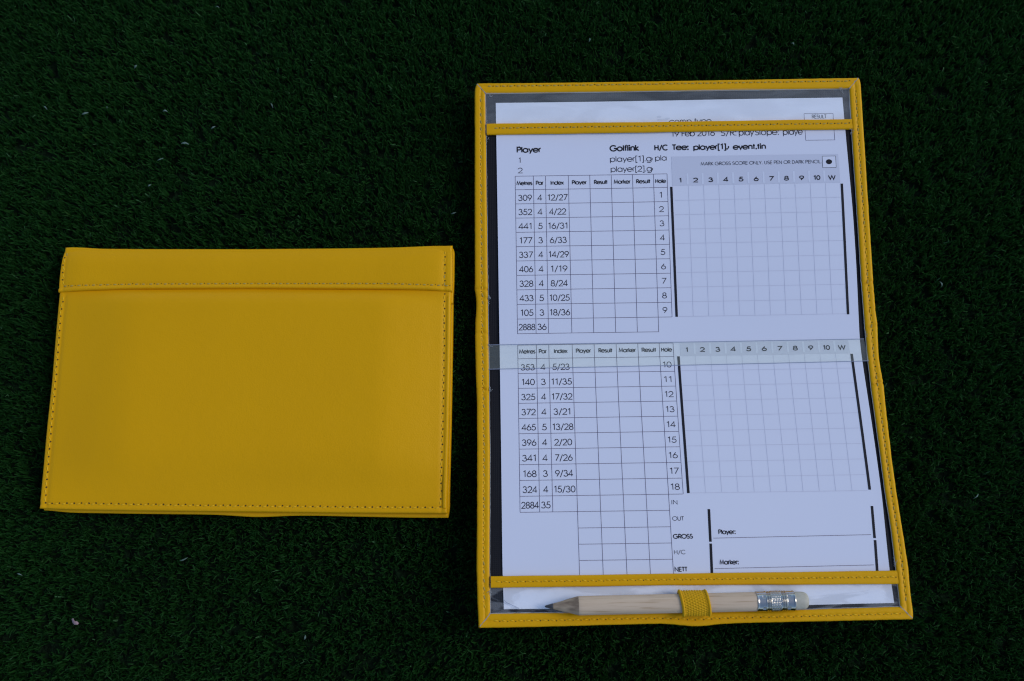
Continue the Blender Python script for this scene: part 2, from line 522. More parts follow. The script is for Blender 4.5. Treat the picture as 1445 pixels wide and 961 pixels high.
b_lef = lef.copy(); b_lef[:, 0] += .03; b_lef[0] = b_bot[0]; b_lef[-1] = b_top[0]
b_rig = shifted(rig, .03, 0); b_rig[:, 0] += .03; b_rig[0] = b_bot[-1]; b_rig[-1] = b_top[-1]
b_rig = smoothline(b_rig, 1); b_rig[0] = b_bot[-1]; b_rig[-1] = b_top[-1]
Pb = coons(b_bot, b_top, b_lef, b_rig, ss, ts)
mb = MB(); slab(mb, Pb, lambda a, b: .40, 0, 0, .10, .0)
mb.build("back_cover", M['leather'], cw)

# band across the top
band_line = [(-.05, 8.745), (1.0, 8.82), (2.8, 8.875), (7.7, 8.92), (12.0, 8.912), (14.9, 8.90), (15.985, 8.84)]
bb = smoothline(resample(band_line, 121), 4)
tb = top.copy(); tb[:, 1] += .012
bl = resample([bb[0], (-.045, 9.6), (-.005, 10.4), tb[0]], 41); br_ = resample([bb[-1], (15.99, 9.6), tb[-1]], 41)
tsb = edge_ts(4, 3.2, 1)
tsb = np.unique(np.r_[0, .02, .05, .09, .13, .18, .24, .3, .4, .6, .8, 1.0, 1.2, 1.4, 1.55, 1.65, 1.72, 1.78, 1.83, 1.87, 1.9] / 1.9)
Pd = coons(bb, tb, bl, br_, ss, tsb)
def band_z(a, b):
    lb = np.interp(a, bb[:, 0], bb[:, 1]); d = b - lb
    dt = np.interp(a, tb[:, 0], tb[:, 1]) - b
    z = ZT + .135
    z += .040 * math.exp(-((d - .07) / .07) ** 2)                      # rolled lower edge
    z -= .030 * math.exp(-((d - .2) / .05) ** 2)
    z -= .030 * math.exp(-((15.965 - a - .29) / .07) ** 2) + .022 * math.exp(-((a - .15) / .06) ** 2)
    z += .02 * math.sin(math.pi * min(1, d / 1.8))
    z -= .16 * (1 - sstep(dt, 0, .75)) ** 1.5                         # rolls over the top edge
    z += .012 * wob(a, 3, .5)
    ed = min(a + .04, 15.98 - a)
    return z - .06 * (1 - sstep(ed, .0, .9))
mb = MB(); slab(mb, Pd, band_z, 0, 0, .07, .60)
mb.build("top_band", M['leather'], cw)
# little turned-under tab below the band at the right edge
mb = MB()
tab = coons(resample([(15.80, 8.42), (16.02, 8.40)], 8), resample([(15.80, 8.9), (16.02, 8.9)], 8), resample([(15.80, 8.42), (15.80, 8.9)], 8), resample([(16.02, 8.40), (16.02, 8.9)], 8), np.linspace(0, 1, 8), np.linspace(0, 1, 10))
slab(mb, tab, lambda a, b: .58, 0, 0, .05, .3)
mb.build("edge_tab", M['leather'], cw)
# raised bead along the right and lower rim
mb = MB()
rows = []
for q in np.linspace(.02, .80, 90):
    c_ = at_frac(rig, q)
    rows.append([(c_[0] - .11 + .085 * math.cos(ph), c_[1], ZT - .03 + .06 * math.sin(ph)) for ph in np.linspace(0, math.pi, 9)])
mb.grid(rows, flip=False)
mb.build("edge_piping", M['leather'], cw)
thr, hol = MB(), MB()
zoff = lambda f_: (lambda a, b: f_(a, b) + .006)
stitch_run(thr, hol, [(.16, 8.65), (.10, 7.9), (.13, 5.0), (.14, 2.2), (.165, .30)], zoff(front_z), .29)
stitch_run(thr, hol, [(.165, .26), (2.62, .255), (6.8, .22), (11.8, .2), (15.68, .2)], zoff(front_z), .29)
stitch_run(thr, hol, [(15.68, .25), (15.70, 3.4), (15.70, 5.7), (15.68, 8.75)], zoff(front_z), .30, tilt=-.12)
thg = MB()
stitch_run(thr, hol, [(15.68, 8.95), (15.67, 10.65)], zoff(band_z), .30, th2=thg, tilt=-.12)
stitch_run(thr, hol, [(.16, 8.95), (.10, 9.9), (.16, 10.5)], zoff(band_z), .30, th2=thg)
stitch_run(thg, hol, [(.08, 8.985), (1.0, 9.02), (2.8, 9.075), (7.7, 9.12), (13.4, 9.135), (15.9, 9.07)], zoff(band_z), .29, hr=.02, tilt=.05)
thr.build("stitching", M['thread'], cw, kind='stuff')
thg.build("stitching", M['thread_grey'], cw, kind='stuff', label='greyish thread along the top band')
hol.build("needle_holes", M['hole'], cw, kind='stuff', smooth=False)

# ------------------------------------------------------------------ open wallet
ow = empty("open_wallet", (*OPEN_O, 0.0), OPEN_YAW,
           "opened yellow leather wallet with black lining holding a golf scorecard", "wallet")
o_left = [(0.015, -10.82), (-.024, -9.91), (-.063, -8.62), (-.049, -7.57), (-.034, -4.3), (-.047, -2.0), (-.075, -1.43), (-.115, .34), (-.094, 1.06), (-.043, 1.79), (-.075, 2.25), (-.125, 2.45), (-.10, 2.6), (-.076, 5.92), (-.05, 8.64), (-.03, 10.9), (0.05, 11.12)]
o_top = [(0.05, 11.12), (.15, 11.132), (2.64, 11.10), (6.78, 11.082), (11.2, 11.074), (15.62, 11.067), (15.95, 11.07)]
o_right = [(15.965, -10.71), (16.005, -10.5), (15.998, -9.85), (16.055, -8.83), (16.03, -7.52), (15.997, -6.18), (15.99, -4.95), (16.02, -3.13), (16.065, -1.72), (16.02, -.8), (16.065, .08), (16.10, .66), (16.055, 1.24), (16.035, 2.34), (16.022, 5.64), (16.019, 8.34), (16.013, 10.9), (15.95, 11.07)]
o_bot = [(0.015, -10.82), (2.2, -10.81), (4.6, -10.775), (6.7, -10.75), (7.3, -10.79), (7.8, -10.855), (8.25, -10.855), (8.9, -10.79), (9.6, -10.765), (11.1, -10.75), (13.7, -10.725), (15.965, -10.71)]
i_left = [(.449, -10.31), (.43, -8.63), (.464, -4.3), (.446, -2.0), (.439, -.25), (.422, .91), (.427, 2.66), (.42, 5.9), (.42, 8.6), (.413, 10.68)]
i_top = [(.413, 10.68), (6.77, 10.651), (15.522, 10.607)]
i_right = [(15.56, -10.25), (15.588, -8.82), (15.60, -7.5), (15.561, -5.9), (15.564, -4.53), (15.552, -2.26), (15.568, -.8), (15.589, .09), (15.575, .81), (15.551, 2.35), (15.542, 5.65), (15.524, 8.35), (15.522, 10.607)]
i_bot = [(.449, -10.31), (5.9, -10.313), (8.5, -10.32), (11.1, -10.327), (15.56, -10.25)]

def surf(a, b):                      # upper face of the lining
    return FOLD_Z + rise(b) + .010 * math.sin(a * .35 + 1) * math.sin(b * .3)

def strip(name, outer, inner, n, thick, skirt, crease=(), seed=0, groove=.5, r=.09):
    O, I = smoothline(resample(outer, n), 2), smoothline(resample(inner, n), 2)
    prof = [0, .03, .07, .13, .2, .3, .4, .46, .5, .54, .6, .7, .8, .87, .93, .97, 1]
    O[2:-2] += rng.normal(0, .004, (n - 4, 2)); O = smoothline(O, 2)
    mb = MB(); rows = []
    for k in range(n):
        wv_ = .004 * wob(k * .23, seed)
        row = []
        wdt = np.hypot(*(I[k] - O[k]))
        first = None
        for t in prof:
            xy = O[k] * (1 - t) + I[k] * t
            d = min(t, 1 - t) * wdt
            h = thick + rnd_edge(d, min(r, thick * .9)) - .022 * math.exp(-((t - groove) * wdt / .05) ** 2) + wv_
            h += .010 * math.sin(t * math.pi)
            h -= .012 * (.5 + .5 * math.cos((xy[0] + xy[1]) * 2 * math.pi / .30)) * math.exp(-((t - groove) * wdt / .09) ** 2)
            for b0, amp, wd in crease:
                h -= 1.5 * amp * math.exp(-((xy[1] - b0 - .04 * math.sin(t * 5)) / wd) ** 2)
            row.append((xy[0], xy[1], surf(xy[0], xy[1]) + h))
        sk0 = (row[0][0], row[0][1], row[0][2] - thick * .1 - skirt)
        sk1 = (row[-1][0], row[-1][1], surf(*row[-1][:2]) - .01)
        rows.append([sk0] + row + [sk1])
    mb.grid(rows, flip=True)
    return mb.build(name, M['leather'], ow)
TH = .13
CR = ((2.42, .05, .035), (2.05, .025, .05), (.62, .03, .04), (-1.72, .05, .03), (-1.5, .02, .05), (1.3, .015, .08))
gap = .012
def cut(pts, da0, db0, da1, db1):
    p = [list(q) for q in pts]
    p[0][0] += da0; p[0][1] += db0; p[-1][0] += da1; p[-1][1] += db1
    return p
strip("binding_strip", cut(o_left, 0, gap, 0, -gap), cut(i_left, 0, gap, 0, -gap), 340, TH, .40, CR, 1, .56)
strip("binding_strip", cut(o_right, 0, gap, 0, -gap), cut(i_right, 0, gap, 0, -gap), 340, TH, .40, CR, 2, .5)
strip("binding_strip", cut(o_top, gap, 0, -gap, 0), cut(i_top, gap, 0, -gap, 0), 240, TH, .40, (), 3, .34)
strip("binding_strip", cut(o_bot, gap, 0, -gap, 0), cut(i_bot, gap, 0, -gap, 0), 240, TH, .40, (), 4, .5)
# undersides and lining
allo = smoothline(np.array(o_left), 0)
out_loop = o_bot[:-1] + o_right[:-1] + o_top[::-1][:-1] + o_left[::-1][:-1]
tt = np.linspace(0, 1, 100); sa = np.linspace(0, 1, 30)
def plate(name, inset, dz_top, dz_bot, material):
    B = shifted(resample(o_bot, 121), 0, inset); T = shifted(resample(o_top, 121), 0, -inset)
    Lf = shifted(resample(o_left, 121), inset, 0); Rt = shifted(resample(o_right, 121), -inset, 0)
    B[0, 0] += inset; B[-1, 0] -= inset; T[0, 0] += inset; T[-1, 0] -= inset
    Lf[0], Rt[0], Lf[-1], Rt[-1] = B[0], B[-1], T[0], T[-1]
    Q = coons(B, T, Lf, Rt, sa, tt)
    mb = MB()
    up = [[(q[0], q[1], surf(*q) + dz_top) for q in r_] for r_ in Q]
    dn = [[(q[0], q[1], surf(*q) + dz_bot) for q in r_] for r_ in Q]
    mb.grid(up); mb.grid(dn, flip=True)
    mb.grid([up[0], dn[0]], flip=True); mb.grid([up[-1], dn[-1]])
    mb.grid([[r_[0] for r_ in up], [r_[0] for r_ in dn]]); mb.grid([[r_[-1] for r_ in up], [r_[-1] for r_ in dn]], flip=True)
    return mb.build(name, material, ow, smooth=False)
plate("outer_cover", .03, -.05, -.40, M['leather'])
plate("black_lining", .12, 0, -.045, M['lining'])

# cross straps: leather trims on the mouths of the plastic pockets
def strap(name, topl, botl, seed, lift):
    T_, B_ = resample(topl, 220), resample(botl, 220)
    mb = MB(); rows = []
    prof = [0, .04, .1, .18, .3, .4, .46, .5, .54, .6, .72, .84, .92, .97, 1]
    for k in range(220):
        row = []
        for t in prof:
            xy = T_[k] * (1 - t) + B_[k] * t
            xy[1] += .008 * wob(xy[0], seed, .7)
            d = min(t, 1 - t) * .45
            h = lift + .085 + rnd_edge(d, .06) - .018 * math.exp(-((t - .45) * .45 / .05) ** 2) + .004 * wob(xy[0], seed + 3)
            row.append((xy[0], xy[1], surf(*xy) + h))
        rows.append([(row[0][0], row[0][1], surf(*row[0][:2]) + lift - .02)] + row + [(row[-1][0], row[-1][1], surf(*row[-1][:2]) + lift - .02)])
    mb.grid(rows, flip=False)
    return mb.build(name, M['leather'], ow)
strap("upper_cross_strap", [(.455, 9.351), (7.9, 9.30), (15.53, 9.272)], [(.455, 8.872), (7.9, 8.872), (15.535, 8.843)], 5, .10)
strap("lower_cross_strap", [(.475, -8.961), (7.0, -8.957), (15.585, -8.946)], [(.475, -9.382), (7.0, -9.376), (15.575, -9.435)], 6, .12)

# ------------------------------------------------------------------ paper surface
def paper_z(a, b):
    z = surf(a, b) + .045
    z += .022 * math.sin(a * .45 + b * .23 + .5) + .016 * math.sin(b * .62 - a * .2 + 1.0) + .012
    z += .03 * sstep(-b, 9.3, 10.2) * sstep(abs(a - 8), 5, 7.5) * 0
    return z

# clear films
def film(name, a0, a1, b0, b1, dz, material, wave=0.0, corners=None):
    mb = MB(); up = []
    na, nb = 90, 16
    for j in range(nb + 1):
        row = []
        for i in range(na + 1):
            fa, fb = i / na, j / nb
            if corners:
                c0, c1, c2, c3 = [np.array(q) for q in corners]
                q = (1-fa)*(1-fb)*c0 + fa*(1-fb)*c1 + fa*fb*c2 + (1-fa)*fb*c3
                a, b = q
            else:
                a, b = a0 + (a1 - a0) * fa, b0 + (b1 - b0) * fb
            row.append((a, b, max(paper_z(a, b), surf(a, b)) + dz + wave * math.sin(a * 1.3) * math.sin(b * 2.1 + a * .4) + abs(wave)))
        up.append(row)
    mb.grid(up)
    return mb.build(name, material, ow)
film("clear_pocket", .36, 15.58, 8.95, 10.72, .035, M['film'], .008)
film("clear_pocket", .38, 15.62, -10.4, -9.2, .035, M['film_low'], .012)
film("clear_middle_band", 0, 0, 0, 0, .035, M['film_band'], 0, corners=[(.40, -.896), (15.60, -.79), (15.50, .125), (.40, .112)])

for (c0, c1) in (((.40, .112), (15.50, .125)), ((.40, -.896), (15.60, -.79))):
    mb = MB()
    q = resample([c0, c1], 140)
    mb.grid([[(x, y + e_, max(paper_z(x, y), surf(x, y)) + .037 + h_) for e_, h_ in ((-.011, 0), (-.005, .004), (.005, .004), (.011, 0))] for x, y in q], flip=True)
    mb.build("band_edge", M['film_edge'], ow)
# stitches of the open wallet
thr, hol, thg = MB(), MB(), MB()
fz = lambda a, b: surf(a, b) + TH - .004
def mid(o_, i_, t, n=60):
    return (resample(o_, n) * (1 - t) + resample(i_, n) * t)[1:-1]
stitch_run(thr, hol, mid(o_left, i_left, .56), fz, .30, hr=.018, th2=thg)
stitch_run(thr, hol, mid(o_right, i_right, .5), fz, .30, hr=.026, tilt=-.15, th2=thg)
stitch_run(thg, hol, mid(o_top, i_top, .34), fz, .30, hr=.024, tilt=.05)
stitch_run(thr, hol, mid(o_bot, i_bot, .5), fz, .30, hr=.024, tilt=-.2)
stitch_run(thg, hol, [(.7, 9.135), (7.9, 9.095), (15.4, 9.07)], lambda a, b: surf(a, b) + .10 + .085 - .010, .29, hr=.028, tilt=.1)
stitch_run(thr, hol, [(.6, -9.155), (7.0, -9.15), (15.5, -9.16)], lambda a, b: surf(a, b) + .12 + .085 - .008, .29, hr=.022, tilt=-.2)
thr.build("stitching", M['thread'], ow, kind='stuff')
thg.build("stitching", M['thread_grey'], ow, kind='stuff', label='greyish thread on the top edge and upper strap')
hol.build("needle_holes", M['hole'], ow, kind='stuff', smooth=False)

# raw grey fabric showing at the mitres and along the inner edge of the binding
def cord(mb, pts, r, zf, seg=6):
    p = np.array(pts, float)
    for i in range(len(p)):
        pass
    rows = []
    for i in range(len(p)):
        u = p[min(i + 1, len(p) - 1)] - p[max(i - 1, 0)]; u = u / (np.hypot(*u) + 1e-9)
        n_ = np.array([-u[1], u[0]])
        rows.append([(p[i][0] + n_[0] * r * math.cos(2 * math.pi * k / seg), p[i][1] + n_[1] * r * math.cos(2 * math.pi * k / seg),
                      zf(*p[i]) + r * math.sin(2 * math.pi * k / seg)) for k in range(seg + 1)])
    mb.grid(rows)
mz = lambda a, b: surf(a, b) + TH - .01
for c0, c1 in (((.08, 11.08), (.43, 10.66)), ((15.90, 11.03), (15.50, 10.58)), ((.06, -10.76), (.46, -10.29)), ((15.93, -10.66), (15.54, -10.23))):
    mb = MB()
    q = resample([c0, c1], 22)
    q[:, 0] += rng.normal(0, .007, 22); q[:, 1] += rng.normal(0, .007, 22)
    cord(mb, q, .020, mz)
    mb.build("mitre_seam", M['seam'], ow)
mb = MB()
for pl in (i_left, i_top, i_right, i_bot):
    q = resample(pl, 300)
    c_ = np.array([8, 0.])
    sgn = np.sign(c_ - q.mean(0))
    vert = abs(q[0, 0] - q[-1, 0]) < 1
    for k in range(len(q)):
        q[k, 0 if vert else 1] += sgn[0 if vert else 1] * (.008 + .010 * max(0, wob(k * .21, 4)) + rng.normal(0, .003))
    cord(mb, q, .013, lambda a, b: surf(a, b) + .07, 5)
mb_s = MB(); q = smoothline(resample([(.93, -9.80), (1.05, -9.92), (1.3, -10.03), (1.52, -10.14)], 24), 3)
cord(mb_s, q, .009, lambda a, b: surf(a, b) + .135, 5)  # thin raised cord standing in for a scratch in the pocket film
mb_s.build("film_scratch", M['film_edge'], ow, label="thin grey curved scratch on the lower plastic pocket")
# loose fluff at the frayed spots
for (a, b) in ((.47, 9.36), (.50, 8.7), (15.5, 8.75), (.47, .05), (.5, -1.75), (.48, 2.0), (15.53, -8.7), (.46, -9.6), (.6, 10.6), (15.56, .3), (15.2, 10.56)):
    for _ in range(5):
        x, y = a + random.uniform(-.04, .04), b + random.uniform(-.12, .12)
        an = random.uniform(0, 6.3); ln = random.uniform(.04, .12)
        q = [(x + math.cos(an + k * .5) * ln * k / 4, y + math.sin(an + k * .5) * ln * k / 4) for k in range(5)]
        cord(mb, q, .006, lambda a, b: surf(a, b) + .15, 4)
mb.build("frayed_fabric_edge", M['seam'], ow, kind='stuff')

# ------------------------------------------------------------------ scorecard
card = empty("scorecard", (*OPEN_O, 0.0), OPEN_YAW,
             "printed white golf scorecard tucked in the pockets of the open wallet", "scorecard")
p_bot = resample([(.95, -10.165), (5.9, -10.175), (11.1, -10.166), (15.375, -10.12)], 60)
p_top = resample([(.84, 10.27), (8.2, 10.245), (15.235, 10.245)], 60)
p_lef = smoothline(resample([(.95, -10.165), (.912, -8.63), (.90, -4.6), (.871, .6), (.859, 5.87), (.84, 10.27)], 80), 4)
p_rig = smoothline(resample([(15.375, -10.12), (15.36, -8.8), (15.43, -6.18), (15.40, -3.5), (15.345, -.8), (15.345, .13), (15.385, 3.0), (15.37, 5.3), (15.29, 8.0), (15.235, 10.245)], 80), 6)
Q = coons(p_bot, p_top, p_lef, p_rig, np.linspace(0, 1, 110), np.linspace(0, 1, 150))
mb = MB()
up = [[(q[0], q[1], paper_z(*q)) for q in r_] for r_ in Q]
dn = [[(q[0], q[1], paper_z(*q) - .02) for q in r_] for r_ in Q]
mb.grid(up); mb.grid(dn, flip=True)
mb.grid([up[0], dn[0]], flip=True); mb.grid([up[-1], dn[-1]])
mb.grid([[r_[0] for r_ in up], [r_[0] for r_ in dn]]); mb.grid([[r_[-1] for r_ in up], [r_[-1] for r_ in dn]], flip=True)
mb.build("paper_sheet", M['paper'], card)

PR = .006
def pline(mb, p0, p1, wd, dz=PR):
    p0 = np.array(p0, float); p1 = np.array(p1, float)
    n = max(2, int(np.hypot(*(p1 - p0)) / .12) + 1)
    u = (p1 - p0) / np.hypot(*(p1 - p0)); nn = np.array([-u[1], u[0]]) * wd / 2
    rows = []
    for k in range(n):
        c_ = p0 + (p1 - p0) * k / (n - 1)
        rows.append([(*(c_ - nn), paper_z(*(c_ - nn)) + dz), (*(c_ + nn), paper_z(*(c_ + nn)) + dz)])
    mb.grid(rows, flip=True)
def prect(mb, c, dz=PR):
    c = [np.array(q, float) for q in c]      # tl, tr, br, bl
    na = max(2, int(np.hypot(*(c[1] - c[0])) / .13) + 1); nb = max(2, int(np.hypot(*(c[3] - c[0])) / .13) + 1)
    rows = []
    for j in range(nb):
        t = j / (nb - 1); row = []
        for i in range(na):
            s = i / (na - 1)
            q = (1-t)*((1-s)*c[0] + s*c[1]) + t*((1-s)*c[3] + s*c[2])
            row.append((*q, paper_z(*q) + dz))
        rows.append(row)
    mb.grid(rows, flip=True)

# --- a round, single-line alphabet drawn with lines and arcs (cap height 1)
def A(cx, cy, rx, ry, a0, a1, n=14):
    return [(cx + rx * math.cos(math.radians(a0 + (a1 - a0) * k / n)), cy + ry * math.sin(math.radians(a0 + (a1 - a0) * k / n))) for k in range(n + 1)]
XH = .74
X2 = XH / 2
def bowl(cx): return A(cx, X2, .31, X2, 0, 360, 20)
GL = {
 ' ': (.34, []),
 '1': (.55, [[(.12, .84), (.34, 1), (.34, 0)]]),
 '2': (.70, [A(.34, .70, .27, .30, 170, -35) + [(.07, 0), (.66, 0)]]),
 '3': (.70, [A(.31, .75, .22, .25, 165, -90, 12), A(.33, .27, .28, .27, 90, -165, 14)]),
 '4': (.72, [[(.50, 0), (.50, 1), (.04, .25), (.68, .25)]]),
 '5': (.70, [[(.60, 1), (.24, 1), (.15, .56)] + A(.32, .31, .29, .31, 122, -160, 14)]),
 '6': (.70, [A(.35, .30, .28, .30, 0, 360, 20), [(.44, 1), (.10, .43)]]),
 '7': (.68, [[(.08, 1), (.62, 1), (.20, 0)]]),
 '8': (.70, [A(.35, .76, .22, .24, 0, 360, 18), A(.35, .26, .28, .26, 0, 360, 18)]),
 '9': (.70, [A(.35, .70, .28, .30, 0, 360, 20), [(.26, 0), (.60, .57)]]),
 '0': (.72, [A(.36, .5, .29, .5, 0, 360, 24)]),
 '/': (.52, [[(.06, -.14), (.46, 1.04)]]),
 '[': (.34, [[(.30, 1.04), (.10, 1.04), (.10, -.22), (.30, -.22)]]),
 ']': (.34, [[(.04, 1.04), (.24, 1.04), (.24, -.22), (.04, -.22)]]),
 '.': (.26, ['dot', (.12, .05)]),
 ':': (.26, ['dot', (.12, .05), (.12, .66)]),
 'P': (.62, [[(.10, 0), (.10, 1), (.34, 1)] + A(.34, .74, .24, .26, 90, -90, 10) + [(.10, .48)]]),
 'G': (.98, [A(.50, .5, .44, .5, 42, 352, 22) + [(.93, .47), (.56, .47)]]),
 'H': (.76, [[(.10, 0), (.10, 1)], [(.62, 0), (.62, 1)], [(.10, .52), (.62, .52)]]),
 'C': (.86, [A(.50, .5, .44, .5, 48, 312, 20)]),
 'M': (.98, [[(.08, 0), (.20, 1), (.48, .12), (.76, 1), (.88, 0)]]),
 'I': (.26, [[(.12, 0), (.12, 1)]]),
 'R': (.64, [[(.10, 0), (.10, 1), (.32, 1)] + A(.32, .75, .24, .25, 90, -90, 10) + [(.10, .5)], [(.28, .5), (.60, 0)]]),
 'T': (.52, [[(.02, 1), (.50, 1)], [(.26, 0), (.26, 1)]]),
 'F': (.54, [[(.10, 0), (.10, 1), (.50, 1)], [(.10, .54), (.48, .54)]]),
 'S': (.60, [A(.29, .75, .20, .25, 35, 255, 12) + A(.29, .26, .24, .26, 75, -150, 14)]),
 'A': (.80, [[(.03, 0), (.40, 1), (.77, 0)], [(.16, .34), (.64, .34)]]),
 'K': (.62, [[(.10, 0), (.10, 1)], [(.56, 1), (.12, .50), (.60, 0)]]),
 'O': (.98, [A(.49, .5, .44, .5, 0, 360, 24)]),
 'N': (.80, [[(.10, 0), (.10, 1), (.68, 0), (.68, 1)]]),
 'L': (.50, [[(.10, 1), (.10, 0), (.46, 0)]]),
 'Y': (.66, [[(.04, 1), (.33, .48), (.62, 1)], [(.33, .48), (.33, 0)]]),
 'U': (.72, [[(.10, 1), (.10, .30)] + A(.35, .28, .25, .28, 180, 360, 12) + [(.60, 1)]]),
 'E': (.58, [[(.52, 1), (.10, 1), (.10, 0), (.52, 0)], [(.10, .53), (.50, .53)]]),
 'D': (.78, [[(.10, 0), (.10, 1), (.28, 1)] + A(.28, .5, .42, .5, 90, -90, 14) + [(.10, 0)]]),
 'W': (.98, [[(.03, 1), (.26, 0), (.48, .92), (.70, 0), (.93, 1)]]),
 'l': (.22, [[(.10, 0), (.10, 1.04)]]),
 'a': (.76, [bowl(.36), [(.67, 0), (.66, XH)]]),
 'y': (.62, [[(.05, XH), (.31, .04)], [(.57, XH), (.18, -.26)]]),
 'e': (.72, [[(.04, .38), (.66, .38)] + A(.36, X2, X2 * .9, X2, 3, 322, 18)]),
 'r': (.36, [[(.09, 0), (.09, XH)], A(.27, .50, .18, .24, 180, 75, 7)]),
 'o': (.76, [bowl(.37)]),
 'f': (.36, [[(.15, 0), (.15, .82)] + A(.29, .84, .14, .18, 180, 70, 6), [(.02, .70), (.32, .70)]]),
 'i': (.22, [[(.10, 0), (.10, XH)], 'dot', (.10, .96)]),
 'n': (.62, [[(.09, 0), (.09, XH)], A(.31, .46, .22, .28, 180, 0, 10) + [(.53, 0)]]),
 'k': (.52, [[(.09, 0), (.09, 1.04)], [(.46, XH), (.11, .34), (.50, 0)]]),
 'p': (.76, [bowl(.40), [(.09, XH), (.09, -.28)]]),
 'b': (.76, [bowl(.40), [(.09, 1.04), (.09, 0)]]),
 'd': (.76, [bowl(.36), [(.67, 1.04), (.66, 0)]]),
 'g': (.76, [bowl(.36), [(.67, XH), (.67, -.06)] + A(.38, -.04, .29, .24, 0, -160, 10)]),
 'c': (.70, [A(.38, X2, X2, X2, 45, 315, 16)]),
 '<': (.24, [A(.22, X2, .18, .26, 130, 230, 8)]),
 't': (.34, [[(.16, 0), (.16, 1.0)], [(.02, .70), (.30, .70)]]),
 's': (.44, [A(.21, .56, .13, .18, 40, 250, 9) + A(.21, .19, .16, .19, 70, -150, 10)]),
 'x': (.56, [[(.05, XH), (.50, 0)], [(.50, XH), (.05, 0)]]),
 'h': (.62, [[(.09, 0), (.09, 1.04)], A(.31, .46, .22, .28, 180, 0, 10) + [(.53, 0)]]),
 'u': (.62, [[(.08, XH), (.08, .28)] + A(.30, .28, .22, .28, 180, 360, 10), [(.52, XH), (.52, 0)]]),
 'm': (.94, [[(.09, 0), (.09, XH)], A(.27, .50, .18, .24, 180, 0, 9) + [(.45, 0)], A(.63, .50, .18, .24, 180, 0, 9) + [(.81, 0)]]),
 'v': (.56, [[(.04, XH), (.28, 0), (.52, XH)]]),
}
def text_width(s):
    return sum(GL[c][0] for c in s) - .16
def glyph_stroke(mb, pts, w_, ox, oy, sx, sy, dz):
    p = np.array([(ox + x * sx, oy + y * sy) for x, y in pts])
    n = len(p); rows = []
    for i in range(n):
        d0 = p[i] - p[i-1] if i > 0 else p[1] - p[0]
        d1 = p[i+1] - p[i] if i < n - 1 else p[-1] - p[-2]
        d0 = d0 / (np.hypot(*d0) + 1e-9); d1 = d1 / (np.hypot(*d1) + 1e-9)
        n0 = np.array([-d0[1], d0[0]]); n1 = np.array([-d1[1], d1[0]])
        mm = n0 + n1; l_ = np.hypot(*mm)
        mm = n0 if l_ < .3 else mm / l_
        k = min(2.2, 1 / max(.35, float(mm @ n0)))
        e = mm * w_ / 2 * k
        rows.append([(*(p[i] - e), paper_z(*(p[i] - e)) + dz), (*(p[i] + e), paper_z(*(p[i] + e)) + dz)])
    mb.grid(rows, flip=True)
def text(mb, s, x, y, width, cap, bold=0, center=False, PR=.006):
    tw = text_width(s)
    sx = (width / tw) if width else cap * 1.0
    if center: x = x - tw * sx / 2 - .07 * sx
    st = cap * (.235 if bold else .125)
    if cap < .16 and bold: st = cap * .215
    k = 0
    for c in s:
        adv, strokes = GL[c]
        dots = False
        for g_ in strokes:
            if g_ == 'dot': dots = True; continue
            if dots:
                r_ = st * .72
                cx, cy = x + g_[0] * sx, y + g_[1] * cap
                pts = [(cx, cy, paper_z(cx, cy) + PR)] + [(cx + r_*math.cos(a_*.785), cy + r_*math.sin(a_*.785), paper_z(cx, cy) + PR) for a_ in range(8)]
                mb.add(pts, [(0, q + 1, (q + 1) % 8 + 1) for q in range(8)])
            else:
                glyph_stroke(mb, g_, st, x, y, sx, cap, PR + .0002 * (k % 5))
                k += 1
        x += adv * sx

